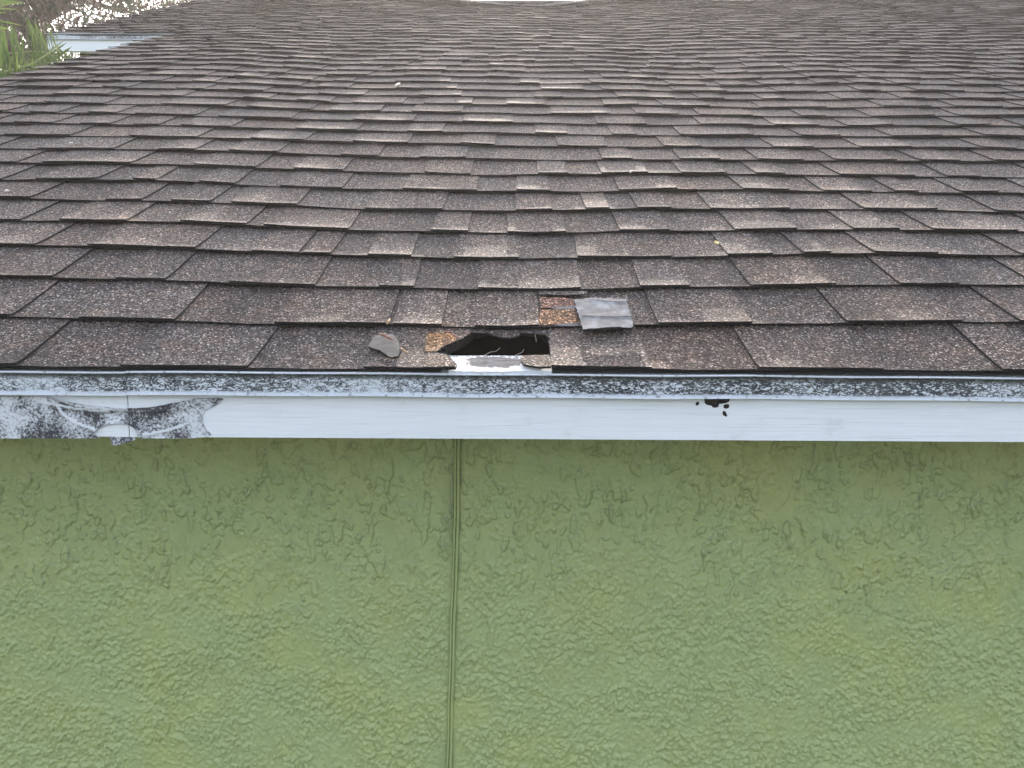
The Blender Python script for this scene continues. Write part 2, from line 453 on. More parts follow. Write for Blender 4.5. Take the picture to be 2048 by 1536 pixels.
# control joint bead: two thin ribs side by side
def tube(path, r, n=8):
    V, Fc = [], []
    for k, p in enumerate(path):
        a = path[max(0, k-1)]; b = path[min(len(path)-1, k+1)]
        t = (Vector(b) - Vector(a)).normalized()
        u = t.cross(Vector((0, 1, 0.01))).normalized(); v = t.cross(u)
        rr = r[k] if isinstance(r, (list, tuple)) else r
        for j in range(n):
            an = 2 * math.pi * j / n; V.append(Vector(p) + u * (rr * math.cos(an)) + v * (rr * math.sin(an)))
    for k in range(len(path) - 1):
        for j in range(n):
            Fc.append((k*n+j, k*n+(j+1) % n, (k+1)*n+(j+1) % n, (k+1)*n+j))
    Fc.append(tuple(range(n))[::-1]); Fc.append(tuple((len(path)-1)*n + j for j in range(n)))
    return V, Fc
for dxo, rr in ((-.0036, .0024), (.0030, .0032)):
    zs = [EAVE_Z - .09 - .012 * k for k in range(80)]
    pa = [(float(joint_x(z)) + dxo + .0004 * math.sin(z * 37 + dxo * 999), WALL_Y - .0004, z) for z in zs] + [(float(joint_x(zs[-1])) + dxo, WALL_Y, 0.02)]
    V, Fc = tube(pa, rr)
    o = mesh('joint_bead', V, Fc, M_ST, wall, smooth=True)

# other walls, attic floor, soffit
YS = CSTEP * EX * math.cos(ALPHA); YR = RIDGE_S * math.cos(ALPHA); ZR = EAVE_Z + RIDGE_S * math.sin(ALPHA); ZS = EAVE_Z + CSTEP * EX * math.sin(ALPHA)
tanA = math.tan(ALPHA)
def wallpoly(name, pts, mat=M_ST):
    return mesh(name, pts, [tuple(range(len(pts)))], mat, house)
wallpoly('side_wall', [(-2.0, WALL_Y, 0), (-2.0, WALL_Y, EAVE_Z - .03 + WALL_Y * tanA), (-2.0, YS + .13, ZS - .03 + .13 * tanA), (-2.0, YS + .13, 0)])
zt = ZS - .03 + .13 * tanA
wallpoly('upper_front_wall', [(-2.0, YS + .13, 0), (-2.0, YS + .13, zt), (-2.70, YS + .13, zt), (-2.70, YS + .13, 0)])
YB = 2 * YR - .13
wallpoly('gable_wall', [(-2.70, YS + .13, 0), (-2.70, YS + .13, zt), (-2.70, YR, ZR - .04), (-2.70, YB, EAVE_Z), (-2.70, YB, 0)])
wallpoly('gable_wall', [(6.5, WALL_Y, 0), (6.5, WALL_Y, EAVE_Z - .0), (6.5, YR, ZR - .04), (6.5, YB, EAVE_Z), (6.5, YB, 0)])
wallpoly('back_wall', [(-2.70, YB, 0), (6.5, YB, 0), (6.5, YB, EAVE_Z), (-2.70, YB, EAVE_Z)])
boxo('attic_floor', (-2.69, WALL_Y + .012, EAVE_Z - .16), (6.49, YB - .01, EAVE_Z - .15), M_DARK, house)
boxo('soffit', (-2.08, .0295, EAVE_Z - .098), (6.58, WALL_Y + .004, EAVE_Z - .092), M_WHITE, house)

# ---- roof deck with the hole
HOLE_PX = [(873,706),(880,700),(888,696),(900,688),(914,682),(928,674),(938,668),(944,663),(975,660),(1010,660),(1040,660),(1078,663),(1092,667),(1098,673),(1102,685),(1101,697),(1099,711),(1045,713),(1036,716),(1015,716),(985,714),(950,713),(935,715),(903,715),(898,709),(886,709)]
HOLE = [to_roof(px, py, -.002) for px, py in HOLE_PX]
HOLE = [(x, s + (.012 if 8 <= i <= 11 else 0)) for i, (x, s) in enumerate(HOLE)]
def build_deck():
    outer = densify([(XL1 + .012, .030), (XR - .02, .030), (XR - .02, RIDGE_S - .006), (XL2 + .012, RIDGE_S - .006), (XL2 + .012, CSTEP * EX - .004), (XL1 + .012, CSTEP * EX - .004)], .15)
    vo, tris, loops = cdt(outer, [HOLE], .13)
    V = [P(v.x, v.y, bowl(v.x, v.y) - .006) for v in vo]; n = len(V)
    V += [P(v.x, v.y, bowl(v.x, v.y) - .019) for v in vo]
    Fc = [t for t in tris] + [tuple(n + i for i in t[::-1]) for t in tris]; mi = [0] * len(Fc)
    for l in loops:
        for i in range(len(l)):
            a, b = l[i], l[(i+1) % len(l)]; Fc.append((a, b, n + b, n + a)); mi.append(1)
    return mesh('roof', V, Fc, [M_OSB, M_ROT], house, mi)
roof = build_deck()
tag(roof, 'sloping roof of worn brown laminated shingles with a hole near the eave')
for x0_, x1_ in ((XL1 + .004, HOLE[0][0] + .012), (HOLE[16][0] + .003, XR - .004)):   # starter strip under the first course
    n_ = max(2, int((x1_ - x0_) / .06)); V, Fc = [], []
    for i in range(n_ + 1):
        x_ = x0_ + (x1_ - x0_) * i / n_
        for s_, h_ in ((.0015, -.0020), (.08, bowl(x_, .08) - .0030), (.08, bowl(x_, .08) - .0050), (.0015, -.0040)): V.append(P(x_, s_, h_))
    for i in range(n_):
        for k_ in range(4): Fc.append((i*4+k_, (i+1)*4+k_, (i+1)*4+(k_+1) % 4, i*4+(k_+1) % 4))
    mesh('starter_strip', V, Fc, M_AS, roof)
# rear slope and ridge
V = [(XL2, YR + .005, ZR - .01), (XR, YR + .005, ZR - .01), (XR, 2 * YR, EAVE_Z), (XL2, 2 * YR, EAVE_Z)]
V += [(x, y, z - .02) for x, y, z in V]
o = mesh('rear_roof_slope', V, [(0, 1, 2, 3), (7, 6, 5, 4), (0, 4, 5, 1), (1, 5, 6, 2), (2, 6, 7, 3), (3, 7, 4, 0)], M_GR, house, tone=[(1, 1, 1)] * 8)

# ---- shingles
T_IN = (0.0, .05, .16, .45, 1.12)
def prof(t, lift):
    return .0074 * (1 - t) + lift * max(0.0, (.30 - t) / .30) ** 2
class Course:
    def __init__(s, c):
        s.ph = [rng.uniform(0, 6.28) for _ in range(4)]; s.a = rng.uniform(.0005, .0013)
    def wave(s, x):
        return s.a * (math.sin(x * 9 + s.ph[0]) + math.sin(x * 4.3 + s.ph[1]) * 1.2 + .6 * math.sin(x * 21 + s.ph[2]))
    def lift(s, x):
        return .0016 + .0012 * math.sin(x * 5.7 + s.ph[1]) * math.sin(x * 2.3 + s.ph[0]) + .0005 * math.sin(x * 17 + s.ph[3])
    def edge(s, x):
        return .0016 * math.sin(x * 13 + s.ph[3]) + .0010 * math.sin(x * 47 + s.ph[2])
CR = [Course(c) for c in range(NC + 2)]
TB, TT = .0037, .0036

def surf_h(c, x, t, layer, lift):
    h = bowl(x, (c + max(0, t)) * EX) + prof(t, lift + CR[c].lift(x)) + CR[c].wave(x) * max(0, 1 - t)
    if c == 0: h -= .0030 * (1 - min(1, max(0, t)))
    return h - TT if layer == 0 else h

def rtone(layer):
    v = rng.gauss(1.0, .06) * (1.04 if layer else .96)
    w = rng.gauss(0.01, .022)
    if rng.random() < .12: w += .035
    return (v * (1 + w), v * (1 + w * .1), v * (1 - w * .8))

def piece(c, x0, x1, layer, lift, tn, fine=True):
    w = x1 - x0
    nx = max(1, min(5 if fine else 2, int(round(w / .065))))
    V, Fc, mi, tone = [], [], [], []
    sk0, sk1 = rng.uniform(-.003, .003), rng.uniform(-.003, .003)
    cl0, cl1 = rng.uniform(0, .0016), rng.uniform(0, .0016)
    th = TT if layer else TB
    ts = T_IN if fine else (0.0, .12, 1.12)
    for t in ts:
        for i in range(nx + 1):
            f = i / nx; x = x0 + w * f + (sk0 * (1 - f) + sk1 * f) * t
            s = (c + t) * EX + (CR[c].edge(x) + (.0015 if layer == 0 else 0) if t == 0 else 0)
            h = surf_h(c, x, t, layer, lift + (cl0 * (1 - f) ** 3 + cl1 * f ** 3))
            V.append(P(x, s, h)); k = 1.0
            tone.append(tuple(q * k for q in tn))
    nt = len(ts); m = nx + 1
    for j in range(nt - 1):
        for i in range(nx):
            Fc.append((j*m+i, j*m+i+1, (j+1)*m+i+1, (j+1)*m+i)); mi.append(0)
    b = len(V)
    for i in range(m): V.append(V[i] - nS * th + dS * .001); tone.append(tn)
    for i in range(nx): Fc.append((i, b+i, b+i+1, i+1)); mi.append(1)
    for side in (0, nx):
        b2 = len(V)
        for j in range(1, nt): V.append(V[j*m+side] - nS * th); tone.append(tn)
        pr = b + side
        for j in range(1, nt):
            q = b2 + j - 1
            f = ((j-1)*m+side, j*m+side, q, pr)
            Fc.append(f if side == 0 else f[::-1]); mi.append(1); pr = q
    return V, Fc, mi, tone

TEETH = {
 0: [(-200,20),(232,489),(724,843),(1103,1305),(1520,1769),(2005,2120)],
 1: [(-160,20),(154,349),(543,774),(784,882),(949,1079),(1318,1506),(1696,1927),(2042,2230)],
 2: [(-110,103),(229,330),(458,629),(757,827),(956,1162),(1282,1380),(1502,1672),(1805,1924),(2080,2260)],
 3: [(-90,68),(173,388),(504,596),(606,660),(735,822),(908,1038),(1155,1345),(1457,1547),(1610,1663),(1750,1876),(2048,2200)],
 4: [(-120,36),(116,251),(360,490),(526,696),(861,935),(1015,1132),(1241,1340),(1471,1596),(1710,1803),(1872,2040),(2110,2250)],
 5: [(-130,55),(208,280),(340,417),(458,590),(728,884),(1032,1105),(1173,1220),(1277,1345),(1423,1582),(1732,1879),(2002,2110)],
 6: [(-120,0),(70,186),(263,309),(396,468),(559,683),(805,954),(1033,1100),(1238,1355),(1489,1580),(1649,1746),(1796,1841),(1929,2000),(2080,2200)],
}
def course_teeth(c):
    xa = XL1 if c < CSTEP else XL2; xb = XR
    out = []
    if c in TEETH:
        for a, b in TEETH[c]:
            r = []
            for px in (a, b):
                yb = np.interp(px, [p[0] for p in TR[c]], [p[1] for p in TR[c]]) if c else 739
                r.append(to_roof(px, float(yb), .006)[0])
            out.append(tuple(r))
        lo, hi = out[0][0], out[-1][1]
    else:
        lo = hi = rng.uniform(-.2, .2)
    x = lo
    while x > xa:
        x -= rng.uniform(.06, .22); b = x; x -= rng.uniform(.07, .24)
        if b > xa + .03: out.insert(0, (max(x, xa), b))
    x = hi
    while x < xb:
        x += rng.uniform(.06, .22); a = x; x += rng.uniform(.07, .24)
        if a < xb - .03: out.append((a, min(x, xb)))
    out.sort()
    return [(a, b) for a, b in out if b - a > .02]

cands = []      # (area, piece data)
def area_px(c, x0, x1):
    q = [proj(P(x, (c + t) * EX, 0)) for x, t in ((x0, 0), (x1, 0), (x1, 1), (x0, 1))]
    cx = min(max(sum(p[0] for p in q) / 4, -60), 2108)
    xs = [min(max(p[0], 0), 2048) for p in q]; ys = [min(max(p[1], 0), 1536) for p in q]
    return 0.5 * abs(sum(xs[i] * ys[(i+1) % 4] - xs[(i+1) % 4] * ys[i] for i in range(4)))

for c in range(NC):
    xa = XL1 if c < CSTEP else XL2
    teeth = course_teeth(c)
    fine = c < 26
    ends = rng.uniform(-.012, .008)
    for a, b in teeth:
        lift = rng.uniform(0, .0008)
        cands.append((area_px(c, a, b), piece(c, a if a > xa + .01 else xa + ends, b, 1, lift, rtone(1), fine)))
    mids = [xa + ends] + [(a + b) / 2 for a, b in teeth] + [XR]
    if c == 0:
        xh0 = to_roof(784, 739, .003)[0]; xh1 = to_roof(1103, 739, .003)[0]
    for i in range(len(mids) - 1):
        a, b = mids[i], mids[i+1]
        if b - a < .01: continue
        if c == 0:
            if a >= xh0 - .02 and b < xh1 + .12 and a < xh1:    # the run across the hole is built piece by piece below
                a = xh1 + .001
        gl = teeth[i-1][1] if i > 0 else a; gr = teeth[i][0] if i < len(teeth) else b
        cands.append((area_px(c, max(a, gl), min(b, gr)), piece(c, a, b, 0, 0.0, rtone(0), fine)))
# closing course under the ridge caps
cands.sort(key=lambda q: -q[0])
NIND = 286
for ar, (V, Fc, mi, tone) in cands[:NIND]:
    mesh('shingle', V, Fc, [M_GR, M_AS], roof, mi, tone)
SV, SF, SM, ST_ = [], [], [], []
for ar, (V, Fc, mi, tone) in cands[NIND:]:
    k = len(SV); SV += V; SF += [tuple(k + i for i in f) for f in Fc]; SM += mi; ST_ += tone
o = mesh('shingle_field', SV, SF, [M_GR, M_AS], roof, SM, ST_)
tag(o, None, kind='stuff')

# ridge caps
k = 0; x = XL2
CV, CF, CM, CT = [], [], [], []
while x < XR:
    w = .143
    for sgn in (0,):
        b = len(CV); lf = .004
        z0 = lambda xx: bowl(xx, RIDGE_S)
        for xx, up in ((x, .012), (x + w + .03, .006)):
            hb = bowl(xx, RIDGE_S)
            base = P(xx, RIDGE_S, hb)
            CV += [P(xx, RIDGE_S - .15, bowl(xx, RIDGE_S - .15) + up), P(xx, RIDGE_S - .01, hb + up + .004), base + Vector((0, .135, -.064 + up))]
        tn = rtone(1); CT += [tn] * 6
        CF += [(b, b+3, b+4, b+1), (b+1, b+4, b+5, b+2)]; CM += [0, 0]
        d = Vector((0, 0, -.005)); b2 = len(CV); CV += [CV[b+i] + d for i in range(6)]; CT += [tn] * 6
        CF += [(b, b+1, b2+1, b2), (b+1, b+2, b2+2, b2+1), (b+3, b, b2, b2+3)]; CM += [1, 1, 1]
    x += w
o = mesh('ridge_cap', CV, CF, [M_GR, M_AS], roof, CM, CT); tag(o, None, kind='stuff')

# ---- torn pieces around the hole: outline pixels -> roof, own thickness
def sheet(name, pts, level, th, mats, parent=None, tn=(1, 1, 1), step=.02, hfun=None, smooth=False, off=None, side=1, tonef=None):
    """pts are (x, s); a slab lying on the roof surface"""
    vo, tris, loops = cdt(pts, (), step)
    hf = hfun or (lambda x, s: 0)
    V = [P(v.x, v.y, bowl(v.x, v.y) + level + hf(v.x, v.y)) for v in vo]; n = len(V)
    V += [p - nS * th for p in V]
    Fc = list(tris) + [tuple(n + i for i in t[::-1]) for t in tris]; mi = [0] * len(tris) + [side] * len(tris)
    for l in loops:
        for i in range(len(l)):
            a, b = l[i], l[(i+1) % len(l)]; Fc.append((a, n + a, n + b, b)); mi.append(side)
    tone = [tonef(v.x, v.y) if tonef else tn for v in vo] * 2
    return mesh(name, V, Fc, mats, parent, mi, tone, smooth, off)

def px_poly(pp, level=.003, step=.006, jit=.0006):
    return densify([to_roof(px, py, level) for px, py in pp], step, jit)
slope0 = lambda x, s: .0045 * max(0, 1 - s / EX)
GR2 = [M_GR, M_AS]
# left of the hole
xt, st_ = to_roof(784, 739, .003)
lp = [to_roof(px, py, .003) for px, py in [(911,738),(914,731),(904,720),(899,713),(890,708),(877,707),(874,704),(882,697),(897,690),(912,683),(926,675),(936,668),(944,661)]]
pl = densify([(xt, .002)] + lp + [(lp[-1][0] + .004, EX * 1.10), (xt, EX * 1.10)], .004, .0010)
o = sheet('shingle', pl, .001, TB, GR2, roof, (.95, .93, .92), .025, slope0); tag(o, 'torn shingle with a ragged edge left of the hole')
o = sheet('shingle', px_poly([(849,737),(909,736),(910,729),(897,716),(886,711),(872,709),(852,707)], .006), .0042, .003, GR2, roof, (1.12, 1.04, .94), .02, slope0)
tag(o, 'frayed shingle corner below the left tip of the hole')
o = sheet('shingle', px_poly([(850,704),(872,704),(884,694),(898,688),(914,680),(908,668),(896,663),(853,663)], .004), .0022, .0012, GR2, roof, (1.75, 1.2, .68), .015, slope0)
tag(o, 'unweathered orange granules bared left of the hole')
# right of the hole
o = sheet('shingle', px_poly([(1044,713),(1062,712),(1099,711),(1102,736),(1082,737),(1060,734),(1047,731),(1042,723)], .004), .0025, .0034, GR2, roof, (1.25, 1.16, 1.0), .02, slope0)
tag(o, 'small torn shingle strip below the right end of the hole')
# torn lip hanging from the course above
o = sheet('shingle', px_poly([(944,657),(944,662),(965,663),(978,664),(988,668),(1000,671),(1015,672.5),(1030,671),(1038,668),(1041,663),(1060,664),(1078,664.5),(1092,668),(1102,675),(1103,657)], .003, .005), .0006, .003, GR2, roof, (.62, .62, .64), .02)
tag(o, 'ragged dark shingle lip along the top of the hole')
# bared granules where a tab tore off, tar bands between them
sl1 = lambda x, s: .0035 * max(0, 1 - (s / EX - 1))
for pp, tn, mm, lev in (
    ([(1079,592),(1112,593),(1148,596),(1152,610),(1120,613),(1082,616)], (1.55, 1.05, .90), GR2, .0026),
    ([(1080,619),(1115,617),(1153,618),(1160,648),(1130,648),(1079,651)], (1.85, 1.28, .86), GR2, .0026),
    ([(1100,616.5),(1122,612.5),(1153,610.5),(1155,618),(1125,618)], (1, 1, 1), [M_TAR], .0030),
    ([(1108,650),(1130,647.5),(1159,646.5),(1162,653),(1120,653)], (1, 1, 1), [M_TAR], .0030),
    ([(1077,583),(1110,582),(1174,582),(1172,588),(1130,591),(1100,589),(1079,590)], (1, 1, 1.02), GR2, .0050)):
    o = sheet('shingle', px_poly(pp, .005, .006, .0008), lev, .0015, mm, roof, tn, .02, sl1, side=len(mm) - 1)
    tag(o, {1.85: 'unweathered orange granules where a tab tore off', 1.55: 'reddish bared granules beside the loose grey tab'}.get(tn[0]))

# rotten board edge bared at the front of the hole
def peel_tone(x, s):
    px, py = proj(P(x, s, bowl(x, s)))
    d = math.hypot((px - 992) / 66, (py - 720.5) / 13)
    v = min(1, max(0, .48 + (d - .98) * 1.1))
    return (v, v, v)
o = sheet('rotten_board', px_poly([(897,713),(936,714.5),(955,713),(985,713),(1015,715.5),(1036,718),(1048,714),(1104,716),(1104,741.5),(1000,742.5),(940,742.5),(897,741)], -.001, .005, .0011), -.0012, .006, [M_PEEL], house, step=.006, tonef=peel_tone, side=0)
tag(o, 'grey rotten board edge with flaking white paint below the hole')
# sheathing splinter inside the left tip
a = P(*to_roof(882, 705, -.01), -.012)
V, Fc = tube([a + Vector((-.006, 0, -.006)), a + Vector((0, 0, 0)), a + Vector((.002, .002, .008))], [.003, .0035, .0015], 5)
mesh('splinter', V, Fc, M_CHIP, roof)
for pts in ([(966,716,-.004),(980,708,-.002),(992,706,.004),(1000,699,.010)], [(1070,676,-.004),(1071,682,-.008),(1073,690,-.012)], [(1030,714,-.003),(1044,708,.003),(1048,702,.006)]):
    V, Fc = tube([P(*to_roof(px, py, l), l) for px, py, l in pts], .00028, 4); mesh('fibre', V, Fc, M_PALE, roof)

# ---- drip edge: extruded profile with bent nose, face and hemmed lip
def drip_profile():
    f = P(0, .05, -.0045) - O
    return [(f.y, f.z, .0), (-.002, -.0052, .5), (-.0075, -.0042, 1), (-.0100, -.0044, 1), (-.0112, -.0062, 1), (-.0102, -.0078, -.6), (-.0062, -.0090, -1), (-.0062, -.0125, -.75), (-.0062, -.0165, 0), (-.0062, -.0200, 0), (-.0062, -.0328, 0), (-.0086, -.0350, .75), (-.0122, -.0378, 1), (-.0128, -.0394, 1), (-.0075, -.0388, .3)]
def drip(x0, x1, O_, dy=0.0, dz=0.0, parent=None, seed=0):
    pr = drip_profile(); V, Fc, tone = [], [], []
    n = max(2, int((x1 - x0) / .04)); m = len(pr)
    for i in range(n + 1):
        x = x0 + (x1 - x0) * i / n
        wy = .0008 * math.sin(x * 7.3 + seed) + .0005 * math.sin(x * 19 + 1); wz = .0007 * math.sin(x * 5.1 + 2 + seed) + .0004 * math.sin(x * 23)
        for k, (y, z, tn) in enumerate(pr):
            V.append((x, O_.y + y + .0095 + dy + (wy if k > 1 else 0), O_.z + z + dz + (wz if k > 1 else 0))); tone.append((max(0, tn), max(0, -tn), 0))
    for i in range(n):
        for k in range(m - 1): Fc.append((i*m+k, i*m+k+1, (i+1)*m+k+1, (i+1)*m+k))
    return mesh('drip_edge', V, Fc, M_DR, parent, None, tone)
xj1 = hit_y(248, 790, -.008).x; xj2 = hit_y(1514, 790, -.008).x
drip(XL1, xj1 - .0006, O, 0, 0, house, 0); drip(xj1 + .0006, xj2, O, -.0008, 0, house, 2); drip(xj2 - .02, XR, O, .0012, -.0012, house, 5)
OS = O + dS * (CSTEP * EX) + nS * .002
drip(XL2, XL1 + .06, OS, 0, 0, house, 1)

# ---- fascia boards
FY0, FY1 = 0.0095, .0285
def fascia(x0, x1, O_, holes=(), name='fascia_board'):
    z0, z1 = O_.z - .1035, O_.z - .014
    outer = densify([(x0, z0), (x1, z0), (x1, z1), (x0, z1)], .08)
    vo, tris, loops = cdt(outer, holes, .08)
    V = [(v.x, O_.y + FY0, v.y) for v in vo]; n = len(V); V += [(v.x, O_.y + FY1, v.y) for v in vo]
    Fc = list(tris) + [tuple(n + i for i in t[::-1]) for t in tris]
    for l in loops:
        for i in range(len(l)):
            a, b = l[i], l[(i+1) % len(l)]; Fc.append((a, n + a, n + b, b))
    return mesh(name, V, Fc, M_FA, house)
def fpx(pp, jit=.0003, step=.0025):
    return densify([(hit_y(px, py, FY0).x, hit_y(px, py, FY0).z) for px, py in pp], step, jit)
XF = hit_y(250, 830, 0).x
HOLES = [fpx(p) for p in (
    [(1391,807),(1394,803),(1398,804),(1399,808),(1396,811),(1392,811)],
    [(1408,795),(1462,795),(1459,803),(1453,806),(1444,808),(1439,808),(1437,814),(1431,816),(1424,814),(1424,812),(1414,810),(1409,805)],
    [(1447,810),(1452,808),(1459,809),(1459,815),(1454,818),(1447,816)],
    [(1445,824),(1448,821),(1452,824),(1455,832),(1453,834),(1447,831),(1445,828)])]
fl = fascia(XL1 - .0, XF - .0008, O)
fr = fascia(XF + .0008, XR, O, HOLES)
tag(fr, 'white fascia board with a cluster of small rot holes'); tag(fl, 'white fascia board covered by peeling mildewed paint')
c0 = hit_y(1425, 812, 0)
boxo('rotten_core', (c0.x - .035, .0118, c0.z - .022), (c0.x + .035, .0275, c0.z + .016), M_ROT, fr)
fascia(XL2, XL1 + .05, OS)
V, Fc = [], []
for (x0, s0, s1) in ((XL1 + .012, .02, CSTEP * EX), (XL2 + .012, CSTEP * EX + .02, RIDGE_S)):
    V, Fc = [], []
    for x in (x0, x0 + .019):
        for s, h in ((s0, -.02), (s1, -.02), (s1, -.12), (s0, -.12)): V.append(P(x, s, h))
    Fc = [(0, 1, 2, 3), (7, 6, 5, 4), (0, 4, 5, 1), (1, 5, 6, 2), (2, 6, 7, 3), (3, 7, 4, 0)]
    mesh('rake_board', V, Fc, M_WHITE, house)

# peeling paint film on the left board
def seg_d(p, pts):
    best = 9
    for a, b in zip(pts[:-1], pts[1:]):
        ax, ay = a; bx, by = b; dx, dy = bx - ax, by - ay
        t = max(0, min(1, ((p[0] - ax) * dx + (p[1] - ay) * dy) / (dx * dx + dy * dy)))
        best = min(best, math.hypot(p[0] - ax - dx * t, p[1] - ay - dy * t))
    return best
FILM = [(-330,790),(-200,791),(-40,791),(70,792),(100,794),(125,799),(150,805),(180,810),(215,814),(255,816),(300,814),(335,808),(365,802),(392,796),(440,796),(448,797),(440,806),(426,814),(410,822),(405,832),(407,845),(413,859),(424,868),(415,874),(380,876.5),(278,876.5),(276,866),(270,855),(258,848),(235,846),(212,849),(198,857),(189,867),(200,876.5),(100,876.5),(-40,876),(-210,875.5),(-345,875),(-338,862),(-352,850),(-336,836),(-346,820),(-328,806)]
FOLDS = [[(103,796),(150,812),(215,819),(250,819)], [(100,800),(118,828),(140,846),(188,862)], [(282,872),(330,863),(362,852)], [(80,806),(150,819),(212,824)], [(300,824),(360,818),(400,806)]]
LIP = [(100,794),(150,805),(215,814),(255,816),(300,814),(365,802),(392,796)]
OVAL = [(189,867),(212,849),(235,846),(258,848),(276,866)]
def film():
    out = fpx(FILM, .0005, .004)
    w = lambda pl: [(hit_y(px, py, 0).x, hit_y(px, py, 0).z) for px, py in pl]
    folds = [w(f) for f in FOLDS]; lip = w(LIP); ov = w(OVAL)
    vo, tris, loops = cdt(out, (), .0025)
    V = []; tone = []
    for v in vo:
        p = (v.x, v.y); h = .0013 + .0004 * math.sin(v.x * 90) * math.sin(v.y * 130)
        for f in folds: h += .0022 * math.exp(-(seg_d(p, f) / .0020) ** 2)
        h += .0045 * math.exp(-(seg_d(p, lip) / .009) ** 2) + .0030 * math.exp(-(seg_d(p, ov) / .007) ** 2)
        V.append((v.x, FY0 - h, v.y)); q = max(.8 * math.exp(-(seg_d(p, f) / .0013) ** 2) for f in folds[:4]); tone.append((q, q, q))
    n = len(V); V += [(a, b + .0009, c) for a, b, c in V]
    Fc = list(tris) + [tuple(n + i for i in t[::-1]) for t in tris]; mi = [0] * len(Fc)
    for l in loops:
        for i in range(len(l)):
            a, b = l[i], l[(i+1) % len(l)]; Fc.append((a, n + a, n + b, b)); mi.append(1)
    return mesh('peeling_paint', V, Fc, [M_MP, M_WHITE], fl, mi, tone * 2, smooth=True)
o = film(); tag(o, 'bulging mildew-blackened paint film peeling off the board')
def hang(name, pp, mat, y0, tilt):
    out = fpx(pp, .0003, .003); vo, tris, loops = cdt(out, (), .004); zt = max(v.y for v in vo)
    V = [(v.x, y0 - (zt - v.y) * tilt, v.y) for v in vo]; n = len(V); V += [(a, b + .0012, c) for a, b, c in V]
    Fc = list(tris) + [tuple(n + i for i in t[::-1]) for t in tris]; mi = [0] * len(Fc)
    for l in loops:
        for i in range(len(l)):
            a, b = l[i], l[(i+1) % len(l)]; Fc.append((a, n + a, n + b, b)); mi.append(1)
    return mesh(name, V, Fc, [mat, M_WHITE], fl, mi)
o = hang('paint_flake', [(221,873),(270,874),(272,879),(262,883),(248,886),(240,889),(232,889),(226,883)], M_MP, FY0 - .0015, .5)
tag(o, 'curled paint flake hanging below the board')

# ------------------------------------------------------------------ loose things on the roof
def center(pts, lev):
    x = sum(p[0] for p in pts) / len(pts); s = sum(p[1] for p in pts) / len(pts); return P(x, s, bowl(x, s) + lev)
def loose(name, pp, level, th, mats, label, cat, hfun=None, step=.012, parent=None, group=None, side=0, jit=.0012, root=None):
    pts = px_poly(pp, level, .006, jit)
    off = center(pts, level) if root is None else root.location.copy()
    o = sheet(name, pts, level, th, mats, None, step=step, hfun=hfun, off=off, side=side)
    if root is None: o.location = off
    else: o.parent = root
    if cat: tag(o, label, cat, group)
    elif label: o['label'] = label
    return o

def tabh(x, s):
    return .0035 * max(0, 1 - (s - EX * .95) / EX) + .0012 * math.sin(x * 60)
tab = loose('torn_shingle_tab', [(1148,600),(1190,598),(1251,597),(1257,615),(1267,655),(1262,658),(1230,658),(1195,662),(1165,663.5),(1160,645)], .0125, .004, [M_BACK, M_AS], 'loose torn shingle tab lying grey side up right of the hole', 'shingle tab', tabh, side=1)
for pp in ([(1162,634),(1185,630),(1215,628.5),(1262,629),(1263,633),(1225,636),(1190,636)], [(1178,600.5),(1200,598.5),(1249,597.5),(1251,603),(1215,604),(1190,602)]):
    loose('sealant_strip', pp, .0130, .0015, [M_TAR], None, None, tabh, root=tab)
loose('shingle_scrap', [(735,691),(742,682),(748,672),(757,668),(788,669),(795,678),(799,690),(803,700),(797,711),(783,715),(770,709),(760,700),(748,697)], .0105, .003, [M_FLAKE, M_AS], 'flat dark grey shingle scrap lying left of the hole', 'shingle scrap', lambda x, s: .001 * math.sin(x * 120), side=1)
def chip(name, pa, pb, lev, wd, mat, label, cat, group=None):
    a = P(*to_roof(*pa, lev), 0); b = P(*to_roof(*pb, lev), 0)
    a = a + nS * (bowl(a.x, (a - O).dot(dS)) + lev); b = b + nS * (bowl(b.x, (b - O).dot(dS)) + lev)
    mid = (a + b) / 2
    path = [a, a.lerp(b, .35) + nS * wd * .3, a.lerp(b, .7) + Vector((0, .2 * wd, 0)), b]
    V, Fc = tube([p - mid for p in path], [wd * .55, wd, wd * .85, wd * .35], 5)
    o = mesh(name, V, Fc, mat); o.location = mid; tag(o, label, cat, group); return o
GL = 'wood bits scattered around the hole'
chip('wood_splinter', (757,667), (788,680), .0165, .0030, M_CHIPR, 'reddish splinter lying across the grey shingle scrap', 'splinter', GL)
chip('wood_splinter', (774,648), (780,637), .0110, .0026, M_CHIP, 'tan wood chip on the butt line above the grey scrap', 'splinter', GL)
chip('wood_splinter', (888,665), (905,664), .0080, .0024, M_CHIPR, 'pale bark bit at the upper left rim of the hole', 'splinter', GL)
chip('wood_splinter', (906,669), (914,674), .0075, .0020, M_CHIPR, 'tiny bark bit just left of the hole rim', 'splinter', GL)
chip('wood_splinter', (800,696), (818,708), .0105, .0017, M_CHIP, 'thin tan straw right of the grey shingle scrap', 'splinter', GL)
chip('twig', (790,173), (800,166), .0120, .0055, M_PALE, 'pale curled twig on the upper middle of the roof', 'twig')
chip('litter_bit', (1260,345), (1266,341), .0100, .0035, M_PALE, 'pale speck of litter above the loose grey tab', 'litter')
chip('litter_bit', (9,383), (19,381), .0100, .0035, M_PALE, 'pale litter bit near the left edge of the roof', 'litter')
chip('litter_bit', (139,287), (146,285), .0100, .0035, M_PALE, 'tiny pale litter bit high on the left roof', 'litter')
